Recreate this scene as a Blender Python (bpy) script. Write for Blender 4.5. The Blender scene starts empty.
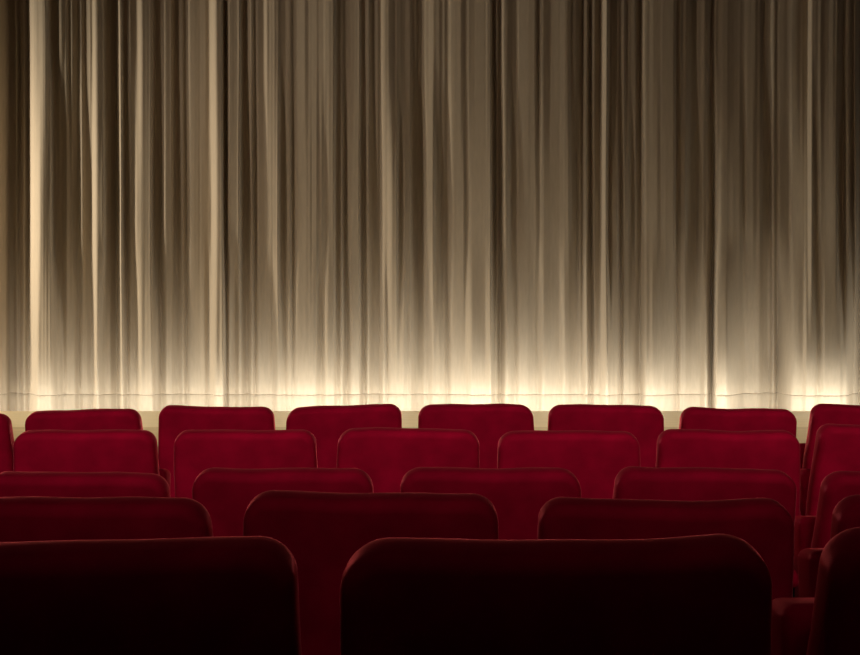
import bpy, bmesh, math, random
from mathutils import Vector, Matrix

# ------------------------------------------------------------------ camera, world, lights, exposure
scene = bpy.context.scene
COL = scene.collection
CAM_Z = 1.33
TILT = math.atan(45.5 / 1200.0)

cam_data = bpy.data.cameras.new('camera')
cam_data.sensor_width = 36.0
cam_data.lens = 36.0 * 1200.0 / 860.0
cam = bpy.data.objects.new('camera', cam_data)
cam.location = (0, 0, CAM_Z)
cam.rotation_euler = (math.pi / 2 - TILT, 0, 0)
COL.objects.link(cam)
scene.camera = cam

scene.view_settings.view_transform = 'Standard'
scene.view_settings.look = 'None'
scene.view_settings.exposure = 0.0
scene.view_settings.gamma = 1.0
scene.view_settings.use_curve_mapping = False

world = bpy.data.worlds.new('world')
scene.world = world
world.use_nodes = True
world.node_tree.nodes['Background'].inputs['Color'].default_value = (0.0, 0.0, 0.0, 1)
world.node_tree.nodes['Background'].inputs['Strength'].default_value = 0.0

STAGE_Z = 0.38
LIP_Y = 8.81
CURTAIN_Y = 9.22
WARM = (1.0, 0.96, 0.83)

def area_light(name, loc, aim, sx, sy, power, color, spread=math.pi):
    d = bpy.data.lights.new(name, 'AREA')
    d.shape = 'RECTANGLE'; d.size = sx; d.size_y = sy
    d.energy = power; d.color = color; d.spread = spread
    o = bpy.data.objects.new(name, d)
    o.location = loc
    o.rotation_euler = (Vector(aim) - Vector(loc)).to_track_quat('-Z', 'Y').to_euler()
    COL.objects.link(o)
    return o

# the row of strip lamps lying in the trough in front of the curtain foot
for x, p in ((-4.2, 24), (-3.0, 25), (-1.8, 29), (-0.6, 38), (0.6, 42), (1.8, 36), (3.0, 32), (4.2, 28)):
    area_light('trough_strip_lamp', (x, LIP_Y + 0.11, STAGE_Z - 0.07), (x, CURTAIN_Y + 0.1, STAGE_Z + 0.30), 1.18, 0.05, p * 0.158, WARM)
# the side lamp standing at the left end of the curtain
area_light('curtain_side_lamp', (-4.75, 8.55, 1.9), (-1.2, 9.25, 1.9), 0.25, 1.8, 40, (1.0, 0.86, 0.64), math.radians(130))

def spot_light(name, loc, aim, power, angle, blend, color, radius):
    d = bpy.data.lights.new(name, 'SPOT')
    d.energy = power; d.color = color; d.spot_size = math.radians(angle); d.spot_blend = blend
    d.shadow_soft_size = radius
    o = bpy.data.objects.new(name, d)
    o.location = loc
    o.rotation_euler = (Vector(aim) - Vector(loc)).to_track_quat('-Z', 'Y').to_euler()
    COL.objects.link(o)
    return o

# unseen fill lights added above the rear rows to brighten the seat backs ahead
area_light('added_fill_front_rows', (0, 0.9, 3.0), (0, 4.35, 0.98), 6.0, 0.12, 10.3, (1.0, 0.80, 0.62), math.radians(44))
area_light('added_fill_near_row', (0, 0.3, 2.6), (0, 2.31, 0.9), 4.0, 0.10, 0.9, (1.0, 0.80, 0.62), math.radians(40))

# unseen light added high on the left, raking a wash across the whole curtain
spot_light('added_curtain_raking', (-4.9, 6.6, 3.2), (2.6, 9.3, 2.2), 150, 60, 0.8, (1.0, 0.80, 0.60), 0.12)

for x in (-2.0, 1.0, 3.6):  # faint unseen fill added in front to lift the dark curtain top
    spot_light('added_curtain_wash', (x, 5.6, 4.5), (x + 0.4, 9.3, 2.6), 1.0, 90, 1.0, (1.0, 0.80, 0.62), 0.10)
# unseen long fill added over the stage edge to brighten ledge and boards
area_light('added_stage_fill', (0, 7.7, 4.55), (0, 7.75, 0), 8.0, 0.12, 18, (1.0, 0.85, 0.62), math.radians(50))

# ------------------------------------------------------------------ helpers
def new_obj(name, bm, mat, parent=None, smooth=True):
    me = bpy.data.meshes.new(name)
    bmesh.ops.recalc_face_normals(bm, faces=bm.faces[:])
    bm.to_mesh(me); bm.free()
    if smooth:
        for p in me.polygons: p.use_smooth = True
    o = bpy.data.objects.new(name, me)
    if mat: me.materials.append(mat)
    COL.objects.link(o)
    if parent: o.parent = parent
    return o

def add_box(bm, x0, x1, y0, y1, z0, z1, bevel=0.0, seg=3):
    r = bmesh.ops.create_cube(bm, size=1.0)
    vs = r['verts']
    for v in vs:
        v.co = Vector(((x0 + x1) / 2 + v.co.x * (x1 - x0), (y0 + y1) / 2 + v.co.y * (y1 - y0), (z0 + z1) / 2 + v.co.z * (z1 - z0)))
    if bevel > 0:
        es = list({e for v in vs for e in v.link_edges})
        bmesh.ops.bevel(bm, geom=es, offset=bevel, segments=seg, profile=0.5, affect='EDGES')

def structure(name, boxes, mat, bevel=0.0):
    bm = bmesh.new()
    for b in boxes: add_box(bm, *b, bevel=bevel)
    o = new_obj(name, bm, mat, smooth=False)
    o['kind'] = 'structure'
    return o

# ------------------------------------------------------------------ materials
def material(name, color, rough=0.8, sheen=0.0, sheen_tint=(1, 1, 1), sheen_rough=0.4, noise=None, bump=0.0, bump_scale=300, spec=0.5, metallic=0.0):
    m = bpy.data.materials.new(name); m.use_nodes = True
    nt = m.node_tree; b = nt.nodes['Principled BSDF']
    b.inputs['Base Color'].default_value = (*color, 1)
    b.inputs['Roughness'].default_value = rough
    b.inputs['Specular IOR Level'].default_value = spec
    b.inputs['Metallic'].default_value = metallic
    b.inputs['Sheen Weight'].default_value = sheen
    b.inputs['Sheen Tint'].default_value = (*sheen_tint, 1)
    b.inputs['Sheen Roughness'].default_value = sheen_rough
    tc = nt.nodes.new('ShaderNodeTexCoord')
    if noise:
        n = nt.nodes.new('ShaderNodeTexNoise'); n.inputs['Scale'].default_value = noise[0]; n.inputs['Detail'].default_value = 5
        mp = nt.nodes.new('ShaderNodeMapping'); mp.inputs['Scale'].default_value = noise[2] if len(noise) > 2 else (1, 1, 1)
        nt.links.new(tc.outputs['Object'], mp.inputs['Vector']); nt.links.new(mp.outputs['Vector'], n.inputs['Vector'])
        r = nt.nodes.new('ShaderNodeValToRGB')
        k = noise[1]
        r.color_ramp.elements[0].position = 0.3; r.color_ramp.elements[1].position = 0.7
        r.color_ramp.elements[0].color = tuple(c * (1 - k) for c in color) + (1,)
        r.color_ramp.elements[1].color = tuple(min(1, c * (1 + k)) for c in color) + (1,)
        nt.links.new(n.outputs['Fac'], r.inputs['Fac']); nt.links.new(r.outputs['Color'], b.inputs['Base Color'])
    if bump > 0:
        n2 = nt.nodes.new('ShaderNodeTexNoise'); n2.inputs['Scale'].default_value = bump_scale; n2.inputs['Detail'].default_value = 3
        nt.links.new(tc.outputs['Object'], n2.inputs['Vector'])
        bp = nt.nodes.new('ShaderNodeBump'); bp.inputs['Strength'].default_value = bump; bp.inputs['Distance'].default_value = 0.002
        nt.links.new(n2.outputs['Fac'], bp.inputs['Height']); nt.links.new(bp.outputs['Normal'], b.inputs['Normal'])
    return m

M_VELVET = material('red_velvet', (0.48, 0.002, 0.042), rough=0.8, sheen=1.0, sheen_tint=(1.0, 0.16, 0.18), sheen_rough=0.22,
                    noise=(9.0, 0.22), bump=0.2, bump_scale=600, spec=0.08)
def velvet_rim(m, tint, rough, power, amount):
    # the pile lying over at glancing angles throws light forward
    nt = m.node_tree; b = nt.nodes['Principled BSDF']; out = nt.nodes['Material Output']
    lw = nt.nodes.new('ShaderNodeLayerWeight'); lw.inputs['Blend'].default_value = 0.5
    pw = nt.nodes.new('ShaderNodeMath'); pw.operation = 'POWER'; pw.inputs[1].default_value = power
    ml = nt.nodes.new('ShaderNodeMath'); ml.operation = 'MULTIPLY'; ml.inputs[1].default_value = amount
    g = nt.nodes.new('ShaderNodeBsdfGlossy'); g.inputs['Color'].default_value = (*tint, 1); g.inputs['Roughness'].default_value = rough
    mx = nt.nodes.new('ShaderNodeMixShader')
    nt.links.new(lw.outputs['Facing'], pw.inputs[0]); nt.links.new(pw.outputs[0], ml.inputs[0])
    nt.links.new(ml.outputs[0], mx.inputs[0]); nt.links.new(b.outputs[0], mx.inputs[1]); nt.links.new(g.outputs[0], mx.inputs[2])
    sh = nt.nodes.new('ShaderNodeBsdfSheen'); sh.inputs['Color'].default_value = (*tint, 1); sh.inputs['Roughness'].default_value = 0.22
    ad = nt.nodes.new('ShaderNodeAddShader')
    nt.links.new(mx.outputs[0], ad.inputs[0]); nt.links.new(sh.outputs[0], ad.inputs[1])
    nt.links.new(ad.outputs[0], out.inputs['Surface'])
velvet_rim(M_VELVET, (1.0, 0.18, 0.28), 0.27, 3.2, 0.85)
M_CURTAIN = material('taupe_curtain_cloth', (0.50, 0.425, 0.335), rough=0.85, sheen=0.15, sheen_tint=(1, .9, .75), spec=0.15,
                     noise=(60.0, 0.05, (1, 1, 0.15)), bump=0.25, bump_scale=500)
M_METAL = material('black_painted_steel', (0.02, 0.018, 0.018), rough=0.45)
M_CARPET = material('dark_red_carpet', (0.05, 0.006, 0.008), rough=0.95, noise=(120, 0.4), bump=0.5, bump_scale=250, spec=0.1)
M_WALL = material('dark_wall_cloth', (0.05, 0.03, 0.025), rough=0.9, noise=(4, 0.15), spec=0.1)
M_CEIL = material('dark_ceiling_paint', (0.06, 0.05, 0.045), rough=0.9, noise=(3, 0.1), spec=0.1)
M_CREAM = material('cream_painted_board', (0.86, 0.71, 0.45), rough=0.35, noise=(6, 0.05, (0.3, 3, 3)), spec=0.4)
M_TAN = material('tan_wooden_board', (0.66, 0.50, 0.28), rough=0.35, noise=(8, 0.12, (0.3, 3, 3)), spec=0.4)

# ------------------------------------------------------------------ room shell
# name of row: (depth of the back's top edge, floor height)
ROWS = {'A': (5.13, -0.019), 'B': (4.17, -0.004), 'C': (3.18, 0.014), 'D': (2.31, 0.094), 'E': (1.43, 0.204)}
tiers = []
ys = [ROWS[k][0] for k in 'EDCBA']; zs = [ROWS[k][1] for k in 'EDCBA']
edges = [-1.2] + [ys[i] - 0.18 for i in range(1, 5)] + [9.6]
for i in range(5):
    tiers.append((-5.2, 5.2, edges[i], edges[i + 1], -0.3, zs[i] if i < 4 else zs[4]))
structure('floor', tiers, M_CARPET)
structure('wall_left', [(-5.35, -5.2, -1.2, 9.6, -0.3, 4.6)], M_WALL)
structure('wall_right', [(5.2, 5.35, -1.2, 9.6, -0.3, 4.6)], M_WALL)
structure('wall_front', [(-5.35, 5.35, 9.6, 9.75, -0.3, 4.6)], M_WALL)
structure('wall_back', [(-5.35, 5.35, -1.35, -1.2, -0.3, 4.6)], M_WALL)
structure('ceiling', [(-5.35, 5.35, -1.35, 9.75, 4.6, 4.75)], M_CEIL)

# low stage in front of the curtain: tan front boards, cream ledge along the lamp trough
STAGE_F = zs[4]
st = structure('stage_platform', [(-5.2, 5.2, 6.9, 7.84, STAGE_F, STAGE_Z)], M_TAN)
lg = structure('stage_ledge', [(-5.2, 5.2, 7.84, LIP_Y, STAGE_F, STAGE_Z)], M_CREAM)
structure('trough_floor', [(-5.2, 5.2, LIP_Y, 9.6, STAGE_F, 0.12)], M_TAN)

# ------------------------------------------------------------------ stage curtain
# Slope of the cloth across its width (tenths; + turns to the left), measured at three heights
FOLDS_TOP = [
    -38, -37, -30, -22, -21, -27, -37, -55, -64, -56, -36, -17, 9, 41, 53, 38, 0, -22, -25, -24, 0, 37, 43, 20, -4, -14, -15, -14, 12, 61, 56, 40, 34, 21, 10, 5, 4, 3, 0, 3, 3, 2, 4,
    1, -2, 3, -7, -20, -16, -6, -5, -13, -14, -8, -4, -1, 3, 10, 23, 17, 3, 0, -1, -5, -3, 0, -1, -7, -10, -4, 4, 5, -1, -5, -5, -6, -7, -4, -1, -2, 0, 2, -6, -11, -8, -2,
    4, 1, 0, 2, 3, -6, -1, 14, 22, 15, 1, -2, -4, -7, -8, -5, -5, -13, -19, -19, -25, -23, -14, -6, -9, -14, -15, -13, -11, -4, 10, 41, 51, 25, 4, -7, -19, -28, -21, -6, 2, 6, 12,
    10, -3, -7, -7, -7, -7, -4, -3, 0, 4, 6, 7, 4, -1, -5, -6, -5, -4, -5, -6, -4, -3, -7, -17, -24, -22, -10, -3, -2, -5, -3, -4, -3, 7, 16, 11, -1, -4, -4, -4, -5, -1, -4,
    -24, -29, -12, -4, -1, 1, 1, 1, 7, 7, 0, -5, -10, -8, -3, 4, 11, 4, -1, -2, -2, -2, -2, -2, -3, -2, -2, -3, -2, -1, -2, -2, -1, -2, -3, -3, -4, 1, 11, 21, 37, 39, 22,
    9, 4, -1, -3, -3, -3, -1, -14, -32, -47, -27, 2, 55, 40, 7, -3, -1, -1, -3, -2, -1, -2, -2, 3, 0, -12, -21, -22, -15, -6, 3, 6, 5, 7, 17, 8, -1, -4, -15, -11, -1, 3, 2,
    -1, -3, -4, -4, -5, -2, 2, 5, 5, 1, -5, -2, 0, -2, -3, -1, -1, -4, -6, 2, -8, -15, -7, -5, -7, -6, -5, -6, 2, 5, -3, -4, -4, -12, -12, -4, -4, -2, 0, -2, -3, -3, -3,
    -3, -3, -3, -3, -5, -6, -6, -6, -3, -3, -5, -3, -3, -4, -4, -3, -5, -6, -4, -4, -4, -4, -4, -1, -2, -4, -3, -3, -4, -5, -5, -3, -4, -16, -24, -14, -6, -7, -3, -4, -9, -7, -10,
    -11, -8, -5, -2, -3, -3, -2, 2, 2, 0, -1, -2, -4, -5, -1, -2, -17, -22, -9, 0, -6, -3, 6, 3, -2, -7, -14, -16, -9, -5, -4, -1, 2, 2, -3, -8, -4, 4, 5, 1, 1, 0, -3,
    -2, -1, -5, -6, -6, -7, -8, -8, -4, 4, -3, -6, -2, -3, -7, -6, -4, -5, -1, 1, 1, 2, 1, -3, -11, -14, -3, 3, 1, -5, -9, -6, -1, -2, -7, 6, 17, 13, 6, 4, 3, 2, 6,
    6, 3, 5, 4, 1, 0, 1, 2, 2, 1, -1, -3, 3, 4, 3, 0, -1, 2, 3, 7, 7, 5, 4, 4, 4, 4, 3, 4, 4, 4, 4, 2, -1, 0, -2, -1, 5, 7, 6, 3, 2, 3, 3,
    3, 3, 4, 4, 4, 4, 4, 4, 4, 4, 4, 4, 3, 5, 7, 2, 3, 5, -19, -30, -22, 3, 27, 32, 4, -19, -9, 10, 26, 23, 9, 5, 3, 2, 3, -2, -2, -1, -2, -1, 2, 3, 0,
    4, 12, 8, 4, 4, 4, 4, 4, 4, 4, 4, 4, 4, 3, 3, 3, 3, 3, 5, -3, -11, -8, 0, 7, 12, 8, 4, 2, 0, -1, 0, 0, -1, 0, 3, 4, 3, 2, 3, 3, 3, 3, 3,
    2, 3, 4, 3, 3, 4, 2, 2, 1, -1, -8, -10, -1, 5, 1, -1, 1, -3, -4, -3, -7, -12, -17, -6, 18, 19, 15, 12, -4, -26, -25, 1, 24, 19, 9, 5, -6, -14, -12, -7, -2, 7, 19,
    17, 12, 11, 14, 13, -2, -19, -21, -5, 8, -2, -6, -3, -1, 6, 10, 1, -5, -2, 2, 16, 17, -2, -12, -6, 3, 6, 2, 0, 3, 4, 1, 2, -1, -12, -16, -17, -13, 6, 23, 19, 11, 5,
    2, 2, 1, 0, 1, 2, 2, 2, 1, 0, 0, 0, 0, 0, 0, 0, 1, 1, 0, 0, 0, 0, 0, 0, 0, 0, 0, 0, 0, -8, -18, -14, -1, 7, 5, 0, -4, -5, -1, 3, 2, -3, -4,
    -4, -10, -13, -8, -4, -1, 0, -2, -1, 4, 5, 1, 1, 5, 5, 4, 3, -3, -4, -4, -15, -16, -31, -6, 16, 10, 13, 4, -1, -2, 1, 2, 3, 3, 2, 1, 0, 0, 1, 0, -2, -2, -1,
    -1, -1, -1, 0, 1, 0, 0, 1, 2, 0, -1, 1, 1, 1, 3, 3, 2, 2, 2, 1, 2, 3, 1, 3, 1, -2, -1, 2, 4, -3, -11, -8, 1, 7, 6, 3, 2, 5, 5, 5, 9, 7, 5,
    4, 0, -2, 3, 6, 4, 3, 3, 3, 3, 3, 2, 2, 3, 4, 3, 5, 5, 4, 3, 3, 3, 2, 2, 1, 0, 1, 3, 2, -2, -2, 2, 0, 2, 19, 31, 26, 11, 4, 0, 3, 2, 0,
    1, 2, 4, 2, -1, -2, -2, 0, 1, 2, 1, 0, 2, 2, 2, 2, 1, -1, 0, 3, -2, -5, -3, -8, -11, -8, -3, 4, 7, 5, 3, 2, 0, -9, -14, -6, 8, 11, -9, -34, -50, -38, -24,
]
FOLDS_MID = [
    -40, -39, -32, -23, -21, -28, -41, -64, -78, -77, -62, -40, 6, 61, 78, 64, 15, -14, -21, -20, 5, 42, 46, 17, -10, -21, -23, -23, -1, 46, 50, 42, 40, 24, 16, 12, 10, 9, 7, 6, 2, -4, -2,
    -3, -5, -4, -3, -6, -3, 1, -10, -35, -45, -36, -23, -13, -9, -6, 2, 1, -4, -2, 2, 11, 28, 32, 17, -2, -11, -10, -5, -2, -3, -9, -10, -9, -8, -5, 0, 8, 22, 23, 5, -10, -14, -13,
    -6, -4, -4, -1, 0, 0, 13, 19, 21, 17, 8, 1, -3, -3, -4, -2, -2, -11, -14, -14, -28, -33, -24, -14, -15, -20, -22, -20, -19, -17, -6, 36, 73, 58, 27, 2, -23, -40, -36, -24, -12, 5, 26,
    25, 7, -2, -1, 1, 3, 7, 6, 1, -1, -1, 0, -2, -3, -3, -4, -4, -3, -3, -4, -1, -2, -17, -36, -40, -30, -16, -8, -8, -11, -10, 0, 23, 43, 40, 19, 0, -3, -3, -3, -4, 0, -5,
    -30, -38, -21, -12, -7, -1, 2, 9, 18, 16, 7, 0, -9, -12, -9, 1, 16, 12, 3, 0, 0, -1, -1, -2, -2, -1, -2, -3, -1, -1, -2, -2, -2, -2, -2, -2, -2, 0, -3, 1, 29, 43, 36,
    26, 17, 5, 1, 0, -2, 5, -6, -30, -51, -35, -5, 52, 45, 12, -1, 0, 0, -1, -1, 0, -2, 1, 4, -17, -41, -40, -28, -19, -12, -6, -2, 4, 14, 30, 22, 7, -4, -25, -25, -7, 9, 11,
    5, 1, 1, 1, -1, 1, 2, 5, 10, 7, 2, 1, 1, 0, -2, 0, 2, -2, 0, 10, -17, -38, -26, -14, -8, -3, 1, 2, 10, 11, 1, 1, -2, -20, -20, -5, 0, 5, 6, 2, -2, -3, -4,
    -4, -4, -4, -4, -4, -4, -5, -6, -3, -6, -8, -4, -4, -6, -4, -4, -11, -11, -5, -2, -4, -10, -12, -8, -8, -8, -3, -2, -5, -6, -5, -3, -8, -26, -36, -22, -9, -5, 6, 10, -1, -13, -29,
    -30, -16, 2, 15, 15, 11, 4, 1, -2, -4, -4, -5, -6, -4, -2, -16, -42, -41, -19, -3, -1, 14, 23, 10, -2, -9, -18, -23, -17, -10, -5, -3, -1, 0, -7, -11, 6, 25, 18, 5, 5, 5, 2,
    4, 8, 7, 6, 5, 2, -2, -3, 0, 0, -21, -28, -12, -1, 2, 7, 10, 4, -1, -4, -4, 1, 1, -10, -29, -38, -27, -15, -11, -11, -10, -2, 6, 7, 6, 22, 33, 30, 22, 15, 11, 5, 5,
    4, 4, 8, -1, -18, -21, -14, -4, 1, -2, -9, -6, 7, 9, 4, -2, -4, 1, 9, 19, 18, 12, 7, 5, 4, 3, 3, 4, 4, 4, 4, 4, 4, 6, -1, -4, 0, 4, 8, 7, 5, 6, 5,
    5, 5, 5, 5, 5, 5, 5, 6, 5, 5, 5, 6, 5, 6, 7, 4, 8, 8, -24, -44, -41, -18, 15, 38, 22, -11, -23, -10, 35, 54, 34, 12, 5, 6, -1, -15, -15, -9, -4, 1, 7, 9, 4,
    6, 13, 9, 6, 5, 5, 6, 5, 5, 4, 4, 4, 4, 3, 3, 4, 4, 3, 5, 4, 3, 1, 0, 2, 6, 6, 5, 5, 4, 2, 3, 3, 3, 2, 3, 3, 3, 3, 3, 3, 3, 3, 3,
    3, 4, 4, 3, 4, 5, 3, 3, 5, 5, -7, -17, -13, -5, -1, 3, 2, -10, -7, 9, 14, 4, -11, -5, 20, 17, 9, 6, -14, -39, -35, -3, 29, 29, 10, 2, -2, -3, -1, -2, -7, 2, 20,
    18, 11, 10, 12, 0, -27, -26, -9, 11, 22, 7, 0, 1, 1, 2, -5, -24, -28, -13, 0, 18, 24, 8, -2, -1, 2, -3, -17, -22, -14, -3, 6, 13, 8, -1, -4, -11, -17, -4, 13, 18, 16, 8,
    3, 2, 0, -1, 0, 0, 0, 0, 0, 0, 0, 0, -1, -3, -4, -3, 0, 0, -1, 0, 0, -1, -1, -1, 0, -1, -1, 1, -1, -19, -30, -18, -1, 8, 8, 7, 4, 0, 2, 3, -6, -23, -29,
    -23, -20, -16, -10, -6, -5, -5, -2, 7, 18, 16, 7, 4, 7, 5, 0, -2, -5, -3, 3, -3, -8, -42, -38, -12, 7, 41, 45, 35, 19, 10, 6, 6, 2, 1, 1, 0, 0, 1, 0, 0, 1, 1,
    2, 2, 1, 1, 1, 1, 1, 3, 1, -8, -12, -5, 0, 4, 10, 8, 4, 3, 3, 2, 3, 4, 0, -1, -3, -1, 4, 6, 2, -12, -25, -23, -13, -5, -2, -3, -2, 1, 6, 17, 29, 23, 10,
    2, -8, -8, 4, 9, 6, 2, 1, 1, 1, 1, 1, 2, 1, 1, 4, 10, 10, 7, 5, 5, 5, 5, 5, 5, 5, 4, 5, 5, 4, 3, 7, 4, 1, 16, 28, 25, 13, 0, -15, -11, -3, 4,
    7, 7, 7, 4, 2, 1, 1, 2, 2, 2, 3, 2, 3, 3, 2, 3, 2, 1, 3, -3, -25, -32, -22, -13, -9, -7, 1, 21, 30, 19, 8, 5, -2, -24, -36, -19, 15, 38, 21, -18, -61, -73, -66,
]
FOLDS_LOW = [
    -32, -32, -27, -20, -17, -20, -27, -48, -67, -72, -64, -51, -21, 30, 65, 63, 25, -1, -10, -18, 1, 38, 44, 22, -2, -15, -17, -21, -6, 32, 30, 19, 26, 33, 35, 33, 30, 21, 4, -4, -5, -4, -1,
    -2, -5, -1, -1, -5, -4, 0, 0, -8, -11, -11, -15, -18, -18, -16, -8, -9, -15, -15, -13, -11, -1, 4, 3, -1, -6, -7, -6, -5, -4, -5, -7, -15, -21, -19, -16, -9, 7, 18, 10, -1, -4, -3,
    1, -4, -8, -8, -7, -5, 17, 36, 40, 27, 12, 4, -9, -21, -23, -20, -19, -22, -18, -9, -10, -9, -4, -2, -11, -18, -19, -17, -16, -15, -8, 22, 46, 48, 40, 22, 3, -16, -29, -33, -28, -16, 5,
    15, 5, -5, -8, -7, -6, 0, 9, 18, 19, 13, 8, 4, -1, -5, -4, -1, 1, 0, -2, 0, 2, 1, -10, -24, -29, -22, -14, -16, -27, -30, -25, -14, 0, 20, 33, 24, 10, -1, -4, -5, -2, -1,
    -13, -17, -8, -9, -11, -9, -5, 6, 21, 22, 11, -1, -14, -20, -13, 3, 20, 17, 7, 3, 2, 2, 1, 1, 0, 1, 0, 0, 1, 2, 1, 2, 1, -5, -10, -9, -1, 13, 19, 22, 36, 41, 31,
    19, 9, 0, -1, 0, 5, 14, 7, -21, -70, -76, -61, 19, 35, 7, -10, -10, -9, -9, -6, 2, 11, 17, 18, 7, -5, -11, -18, -21, -15, -10, -8, -2, 15, 39, 36, 20, 0, -24, -25, -5, 12, 16,
    11, 3, -2, -4, -6, -4, -3, -3, -1, -1, -1, 3, 0, -5, -2, 13, 21, 18, 15, 17, 3, -8, -5, -9, -14, -11, -5, 0, 9, 13, 5, 2, -2, -15, -14, -1, 5, 5, 3, 0, -2, -2, -2,
    -3, -3, -3, -2, -3, -4, -4, -5, -2, -3, -5, -3, -4, -7, -9, -15, -20, -19, -15, -13, -9, 1, 13, 18, 12, 4, 1, -4, -10, -11, -9, -7, -8, -20, -30, -23, -13, -7, 8, 11, 1, -13, -31,
    -37, -30, -17, -1, 11, 17, 13, 8, 1, -4, -6, -7, -8, -7, -4, -13, -37, -44, -29, -16, -10, 13, 32, 20, -1, -13, -20, -22, -17, -12, -10, -8, -6, -5, -5, 1, 21, 33, 26, 11, 0, -13, -20,
    -7, 9, 10, 5, 3, 1, -1, -1, 3, 6, -2, -5, 0, 3, 3, 5, 3, -5, -8, -9, -7, 1, 7, 4, -10, -23, -22, -16, -13, -14, -12, -3, 9, 11, 7, 14, 17, 9, 0, -3, -2, 2, 12,
    17, 16, 15, 9, 2, 0, 2, 6, 6, 0, -6, -6, -1, -2, -8, -12, -11, -3, 7, 19, 19, 11, 6, 4, 4, 4, 4, 4, 4, 3, 4, 4, 3, 4, 3, 6, 13, 15, 16, 15, 14, 10, 4,
    0, 0, 0, 0, 0, 0, 0, 0, 0, 1, 1, 1, 4, 11, 15, 11, 14, 13, -13, -35, -41, -28, -10, 0, -13, -27, -22, -3, 28, 39, 34, 32, 22, 11, 5, -4, -6, -8, -12, -14, -10, -7, -4,
    6, 18, 15, 7, 2, 1, 1, 1, 1, 1, 1, 0, -4, -6, -6, -5, -5, -3, 0, -2, -5, -2, 8, 18, 24, 20, 14, 8, 1, -2, -2, -2, -3, -3, -2, -1, -1, -1, -1, -1, -1, 0, 2,
    5, 13, 16, 14, 12, 8, 0, -5, -5, -5, -10, -13, -8, -3, -3, -2, 1, 2, 6, 12, 12, 6, -3, 4, 26, 26, 23, 20, 3, -29, -42, -22, 7, 20, 23, 17, 6, 0, 1, 2, 5, 16, 30,
    26, 21, 19, 20, 18, 4, -11, -26, -21, -6, -11, -14, -13, -12, -8, -6, -21, -34, -27, -6, 22, 26, 5, -6, -5, -2, -1, -6, -8, -4, -3, -8, -8, -9, -13, -12, -13, -11, 14, 43, 48, 41, 30,
    19, 9, 0, -4, 1, 4, 5, 3, -4, -8, -9, -9, -10, -11, -12, -10, -7, -5, -6, -7, -9, -10, -11, -10, -10, -10, -11, -9, -8, -16, -26, -24, -7, 13, 18, 11, 1, -6, -5, -3, -3, -9, -10,
    -7, -9, -10, -7, -4, -3, -3, -5, -4, 0, 0, -3, 1, 12, 18, 17, 14, 8, 2, -13, -58, -74, -75, 6, 69, 69, 65, 48, 29, 8, 0, -2, 1, 1, 2, 2, 2, 3, 0, -10, -18, -19, -19,
    -19, -20, -20, -19, -19, -19, -19, -18, -18, -22, -24, -20, -16, -10, 0, 3, 3, 3, 3, 2, 3, 3, 2, 7, 8, 8, 7, 1, -3, -10, -17, -14, -7, -2, -2, -6, -6, 1, 13, 25, 33, 30, 17,
    -4, -24, -25, 1, 29, 40, 40, 40, 39, 38, 37, 35, 34, 32, 30, 29, 29, 26, 21, 17, 15, 13, 12, 12, 11, 9, 8, 8, 8, 10, 20, 31, 33, 34, 46, 51, 34, -5, -36, -44, -34, -26, -19,
    -10, 2, 13, 14, 11, 10, 9, 12, 14, 15, 16, 16, 16, 16, 14, 9, 0, -6, -7, -8, -19, -26, -25, -23, -20, -16, -11, -4, -1, -8, -18, -31, -44, -57, -63, -54, -32, -8, -9, -24, -38, -28, -14,
]

def smooth(a, s):
    n = int(4 * s) + 1
    k = [math.exp(-0.5 * (i / s) ** 2) for i in range(-n, n + 1)]
    t = sum(k); L = len(a)
    return [sum(k[j + n] * a[min(max(i + j, 0), L - 1)] for j in range(-n, n + 1)) / t for i in range(L)]

def profile(sl):
    ext = 200                                   # cloth beyond both ends of the measured width repeats its folds
    a = [v / 10.0 for v in sl]
    a = a[150:150 + ext] + a + a[430:430 + ext]
    h = []; acc = 0.0
    for i, v in enumerate(a):
        acc += v * 0.0077
        h.append(acc)
    # take out the slow drift so that the cloth stays on its rail
    n = len(h); w = 45; pre = [0.0]
    for v in h: pre.append(pre[-1] + v)
    base = []
    for i in range(n):
        lo = max(0, i - w); hi = min(n, i + w + 1)
        base.append((pre[hi] - pre[lo]) / (hi - lo))
    base = smooth(base, 12)
    h = [max(-0.22, min(0.15, v - b)) for v, b in zip(h, base)]
    return [(i - ext - 430 + 0.5, v) for i, v in enumerate(h)]

P_TOP, P_MID, P_LOW = profile(FOLDS_TOP), profile(FOLDS_MID), profile(FOLDS_LOW)
CT, ST = math.cos(TILT), math.sin(TILT)
Z_TOP, Z_MID, Z_LOW = 3.173, 1.805, 0.730

def curtain_point(j, z):
    # folds blend from one measured height to the next
    if z >= Z_MID:
        t = min(1.0, (z - Z_MID) / (Z_TOP - Z_MID)); a, b = P_MID[j], P_TOP[j]
    else:
        t = min(1.0, (Z_MID - z) / (Z_MID - Z_LOW)); a, b = P_MID[j], P_LOW[j]
    t = t * t * (3 - 2 * t)
    h = a[1] * (1 - t) + b[1] * t
    if z < Z_LOW: h *= 1.0 - 0.45 * min(1.0, (Z_LOW - z) / (Z_LOW - STAGE_Z)) # the weighted hem hangs flatter
    y = CURTAIN_Y - h
    x = a[0] / 1200.0 * (y * CT + (CAM_Z - min(max(z, Z_LOW), Z_TOP)) * ST)
    return x, y

def cloth(zs_, j0=0, j1=None, inset=lambda z: 0.0):
    bm = bmesh.new()
    n = len(P_MID)
    rows = []
    for z in zs_:
        r = []
        for j in range(n):
            x, y = curtain_point(j, z)
            r.append(bm.verts.new((x, y + inset(z), z)))
        rows.append(r)
    for i in range(len(rows) - 1):
        for j in range(n - 1):
            bm.faces.new((rows[i][j], rows[i][j + 1], rows[i + 1][j + 1], rows[i + 1][j]))
    return bm

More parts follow.
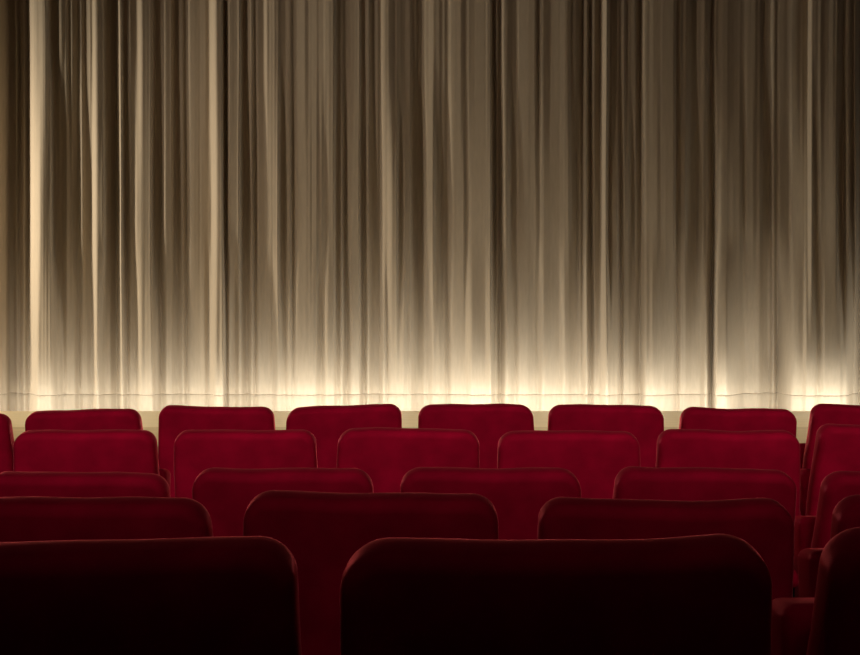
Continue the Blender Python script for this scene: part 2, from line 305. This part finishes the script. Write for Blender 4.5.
SEAM = STAGE_Z + 0.084
zl = [SEAM + 0.004 + (4.45 - SEAM) * (i / 44.0) for i in range(45)]
tuck = lambda z: 0.007 * max(0.0, 1 - abs(z - SEAM) / 0.006)
zl = [SEAM, SEAM + 0.003] + zl[1:] if False else [SEAM + 0.0005, SEAM + 0.004, SEAM + 0.010] + zl[1:]
curtain = new_obj('stage_curtain', cloth(zl, inset=tuck), M_CURTAIN)
curtain['label'] = 'tall pleated taupe curtain glowing at its foot behind the red seats'
curtain['category'] = 'curtain'
hem = new_obj('hem', cloth([0.22, 0.30, 0.36, 0.42, SEAM - 0.010, SEAM - 0.004, SEAM - 0.0005], inset=tuck), M_CURTAIN, curtain)
bm = bmesh.new(); add_box(bm, -5.15, 5.15, 9.18, 9.26, 4.43, 4.5, bevel=0.01)
new_obj('curtain_rail', bm, M_METAL, curtain)

# ------------------------------------------------------------------ cinema seats
def outline(w_top, w_bot, h, r, inset, n_corner=10, n_side=5, n_top=24):
    """Closed outline (u, v) of a back cushion, v = 0 at the top edge, going down to -h, widening downwards."""
    pts = []
    ra = max(r - inset, 0.006); rb = max(0.05 - inset, 0.006)
    def half(v): return w_top + (w_bot - w_top) * min(1.0, (-v / h)) ** 0.8 - inset
    top = -inset; bot = -h + inset
    hw = half(-r) ; hb = half(-h)
    for i in range(n_corner + 1):                # right upper corner, from side to top
        a = math.pi / 2 * i / n_corner
        pts.append((hw - ra + ra * math.cos(a), top - ra + ra * math.sin(a)))
    for i in range(1, n_top):
        t = i / n_top
        pts.append(((hw - ra) * (1 - 2 * t), top))
    for i in range(n_corner + 1):
        a = math.pi / 2 + math.pi / 2 * i / n_corner
        pts.append((-hw + ra + ra * math.cos(a), top - ra + ra * math.sin(a)))
    v0, v1 = top - ra, bot + rb
    for i in range(1, n_side):
        v = v0 + (v1 - v0) * i / n_side
        pts.append((-(half(v)), v))
    for i in range(n_corner + 1):
        a = math.pi + math.pi / 2 * i / n_corner
        pts.append((-hb + rb + rb * math.cos(a), bot + rb + rb * math.sin(a)))
    for i in range(1, n_top):
        t = i / n_top
        pts.append(((-hb + rb) * (1 - 2 * t), bot))
    for i in range(n_corner + 1):
        a = 3 * math.pi / 2 + math.pi / 2 * i / n_corner
        pts.append((hb - rb + rb * math.cos(a), bot + rb + rb * math.sin(a)))
    for i in range(1, n_side):
        v = v1 + (v0 - v1) * i / n_side
        pts.append((half(v), v))
    return pts

RECLINE = math.radians(11)
def backrest_mesh(rnd, slope, w_top, w_bot, h, r, thick):
    """Padded back: rear face towards -Y, top edge at v = 0; local origin at the middle of the top edge."""
    e, e2 = 0.022, 0.058                         # rear edge tight, front edge rolled
    stack = []                                   # (inset, t) through the thickness, rear to front
    for ins, puff in ((0.20, 0.005), (0.15, 0.005), (0.10, 0.0045), (0.065, 0.0042)):
        stack.append((ins, -thick / 2 - puff))
    for i in range(8):
        a = math.pi / 2 * i / 7
        stack.append((e * (1 - math.sin(a)) , -thick / 2 + e * (1 - math.cos(a)) - 0.004 * math.cos(a)))
    for i in range(8):
        a = math.pi / 2 * (1 - i / 7)
        stack.append((e2 * (1 - math.sin(a)), thick / 2 - e2 * (1 - math.cos(a)) + 0.004 * math.cos(a)))
    for ins, puff in ((0.08, 0.010), (0.10, 0.018), (0.15, 0.024), (0.20, 0.026)):
        stack.append((ins, thick / 2 + puff))
    ph = [rnd.uniform(0, 6.28) for _ in range(6)]
    cr, sr = math.cos(RECLINE), math.sin(RECLINE)
    bm = bmesh.new(); rings = []
    lopl, lopr = rnd.uniform(-0.008, 0.004), rnd.uniform(-0.010, 0.002)
    for ins, t in stack:
        ring = []
        for (u, v) in outline(w_top, w_bot, h, r, ins):
            k = max(0.0, 1 + v / 0.25)           # worn, uneven upholstery near the top edge
            side = u / w_top
            dv = slope * u + k * (0.0011 * math.sin(17 * u + ph[0]) + 0.0009 * math.sin(31 * u + ph[1]))
            dv += k * (lopl * max(0, -side - 0.45) + lopr * max(0, side - 0.45)) * 1.4
            dt = 0.0025 * math.sin(14 * u + 9 * v + ph[2]) + 0.002 * math.sin(23 * v + ph[3] + 8 * u)
            du = 0.003 * math.sin(11 * v + ph[4])
            tt = t + dt - 0.30 * u * u * -1.0    # shallow curve round the sitter
            vv = v + dv
            ring.append(bm.verts.new((u + du, tt * cr - vv * sr, vv * cr + tt * sr)))
        rings.append(ring)
    for i in range(len(rings) - 1):
        n = len(rings[i])
        for j in range(n):
            bm.faces.new((rings[i][j], rings[i][(j + 1) % n], rings[i + 1][(j + 1) % n], rings[i + 1][j]))
    for ring in (rings[0], rings[-1]):
        c = Vector((0, 0, 0))
        for v in ring: c += v.co
        c = bm.verts.new(c / len(ring))
        n = len(ring)
        for j in range(n): bm.faces.new((ring[j], ring[(j + 1) % n], c))
    return bm

ARM_X = 0.268
def cushion_bm():
    # seat cushion tipped up against the back, leaning a little forward
    bm = bmesh.new()
    add_box(bm, -0.243, 0.243, -0.055, 0.055, -0.20, 0.20, bevel=0.022, seg=6)
    for v in bm.verts:
        v.co.y += 0.012 * math.cos(v.co.x * 6.0) * (1 if v.co.y > 0 else -1)
        v.co.z += 0.006 * math.cos(v.co.x * 6.5) if v.co.z > 0 else 0
    bmesh.ops.rotate(bm, verts=bm.verts[:], cent=(0, 0, 0), matrix=Matrix.Rotation(math.radians(-9), 3, 'X'))
    bmesh.ops.translate(bm, verts=bm.verts[:], vec=(0, 0.205, 0.447))
    return bm
def armrest_bm(x):
    # padded arm: rounded section swept from the back to a rolled front end
    bm = bmesh.new(); rings = []
    path = [(0.10, 0.490, 0.6), (0.12, 0.492, 0.95), (0.20, 0.496, 1.0), (0.30, 0.502, 1.0), (0.38, 0.506, 1.0), (0.43, 0.504, 1.0), (0.465, 0.494, 0.9), (0.485, 0.478, 0.6)]
    hw, hh, e = 0.021, 0.026, 3.0
    for y, z, s in path:
        ring = []
        for i in range(20):
            a = 2 * math.pi * i / 20
            c, d = math.cos(a), math.sin(a)
            ring.append(bm.verts.new((x + hw * s * math.copysign(abs(c) ** (2 / e), c), y, z + hh * s * math.copysign(abs(d) ** (2 / e), d))))
        rings.append(ring)
    for i in range(len(rings) - 1):
        for j in range(20):
            bm.faces.new((rings[i][j], rings[i][(j + 1) % 20], rings[i + 1][(j + 1) % 20], rings[i + 1][j]))
    bm.faces.new(rings[0]); bm.faces.new(list(reversed(rings[-1])))
    return bm
def panel_bm(x):
    bm = bmesh.new()
    add_box(bm, x - 0.014, x + 0.014, 0.13, 0.45, 0.03, 0.47, bevel=0.006, seg=2)
    return bm
def foot_bm(x):
    bm = bmesh.new()
    add_box(bm, x - 0.021, x + 0.021, 0.12, 0.47, 0.0, 0.03, bevel=0.008, seg=2)
    return bm
def bracket_bm():
    bm = bmesh.new()
    add_box(bm, -0.256, 0.256, 0.16, 0.20, 0.215, 0.25, bevel=0.006, seg=2)
    return bm

SHARED = {}
def shared(name, bm_func, mat, parent, *args):
    key = (name,) + args
    if key not in SHARED:
        o = new_obj(name, bm_func(*args), mat)
        SHARED[key] = o
    else:
        o = SHARED[key].copy(); COL.objects.link(o)
    o.parent = parent
    return o

def seat(row, x, dz, slope, label, seed, first=False):
    y, zf = ROWS[row]
    rnd = random.Random(seed)
    root = bpy.data.objects.new('cinema_seat', None)
    root.empty_display_size = 0.1
    root.location = (x, y, zf)
    COL.objects.link(root)
    root['label'] = label; root['category'] = 'seat'; root['group'] = GROUPS[row]
    b = new_obj('backrest', backrest_mesh(rnd, slope, 0.244 * WIDTH[row], (0.275 if row == 'E' else 0.266 * min(1.0, WIDTH[row])), 0.56, rnd.uniform(0.050, 0.060), 0.10), M_VELVET, root)
    b.location = (0, 0, 0.819 + dz)
    c = shared('seat_cushion', cushion_bm, M_VELVET, root)
    c.location = (-0.012 if row == 'E' else 0.0, 0, {'A': -0.02, 'B': 0.0, 'C': 0.0, 'D': 0.02, 'E': 0.035}[row])
    shared('seat_bracket', bracket_bm, M_METAL, root)
    for s in ((-ARM_X, ARM_X) if first else (ARM_X,)):
        shared('armrest', armrest_bm, M_VELVET, root, s)
        p = shared('side_panel', panel_bm, M_METAL, root, s)
        shared('foot', foot_bm, M_METAL, p, s)
    return root

WIDTH = {'A': 1.0, 'B': 1.0, 'C': 0.975, 'D': 1.0, 'E': 1.055}
GROUPS = {'A': 'seats of the front row under the curtain', 'B': 'seats of the second row from the curtain', 'C': 'seats of the middle row',
          'D': 'seats of the second row from the camera', 'E': 'seats of the row nearest the camera'}
SEATS = [
    ('A', -2.055, -0.0323, -0.0000, 'red velvet seat in the front row, cut off by the left frame edge'),
    ('A', -1.490, -0.0172, 0.0316, 'red velvet seat in the front row, second from left, its top rising rightward'),
    ('A', -0.920, -0.0032, -0.0053, 'red velvet seat in the front row, third from the left edge'),
    ('A', -0.369, 0.0011, 0.0368, 'red velvet seat in the front row just left of centre, its right corner highest'),
    ('A', 0.199, 0.0065, -0.0000, 'red velvet seat in the front row, the one in the centre under the brightest curtain'),
    ('A', 0.759, 0.0032, -0.0158, 'red velvet seat in the front row, first to the right of the centre one'),
    ('A', 1.327, -0.0118, -0.0158, 'red velvet seat in the front row, last whole one on the right'),
    ('A', 1.883, 0.0022, -0.0000, 'red velvet seat in the front row, cut off by the right frame edge'),
    ('B', -1.207, -0.0018, 0.0083, 'red velvet seat in the second row from the curtain, first whole one from the left'),
    ('B', -0.644, -0.0018, -0.0000, 'red velvet seat in the second row from the curtain, second whole one from the left'),
    ('B', -0.078, 0.0044, -0.0125, 'red velvet seat in the second row from the curtain, just left of the centre'),
    ('B', 0.485, -0.0044, 0.0042, 'red velvet seat in the second row from the curtain, just right of the centre'),
    ('B', 1.047, -0.0018, -0.0167, 'red velvet seat in the second row from the curtain, last whole one on the right'),
    ('B', 1.601, 0.0158, -0.0000, 'red velvet seat in the second row from the curtain, cut off at the right edge'),
    ('C', -0.940, -0.0107, -0.0067, 'dark red velvet seat in the middle row, cut off at the left edge'),
    ('C', -0.390, 0.0000, -0.0000, 'dark red velvet seat in the middle row, left of the centre'),
    ('C', 0.164, 0.0013, -0.0000, 'dark red velvet seat in the middle row, the one at the centre'),
    ('C', 0.735, 0.0000, -0.0200, 'dark red velvet seat in the middle row, right of the centre'),
    ('C', 1.287, -0.0094, -0.0000, 'dark red velvet seat in the middle row, cut off at the right edge'),
    ('D', -0.676, -0.0010, -0.0049, 'very dark red seat in the second nearest row, cut off at the left edge'),
    ('D', -0.112, 0.0078, -0.0000, 'very dark red seat in the second nearest row, whole, left of the centre'),
    ('D', 0.457, -0.0058, -0.0098, 'very dark red seat in the second nearest row, whole, right of the centre'),
    ('D', 1.040, -0.0019, -0.0000, 'very dark red seat in the second nearest row, a corner at the right edge'),
    ('E', -0.420, -0.0054, 0.0029, 'nearly black seat back in the nearest row, cut off at the lower left corner'),
    ('E', 0.154, -0.0045, 0.0044, 'large nearly black seat back in the nearest row, at the bottom centre'),
    ('E', 0.735, 0.0097, -0.0000, 'nearly black seat in the nearest row, a slanting side at the lower right corner'),
]
seen_rows = set()
for k, (row, x, dz, slope, label) in enumerate(SEATS):
    seat(row, x, dz, slope, label, 100 + k, first=row not in seen_rows)
    seen_rows.add(row)
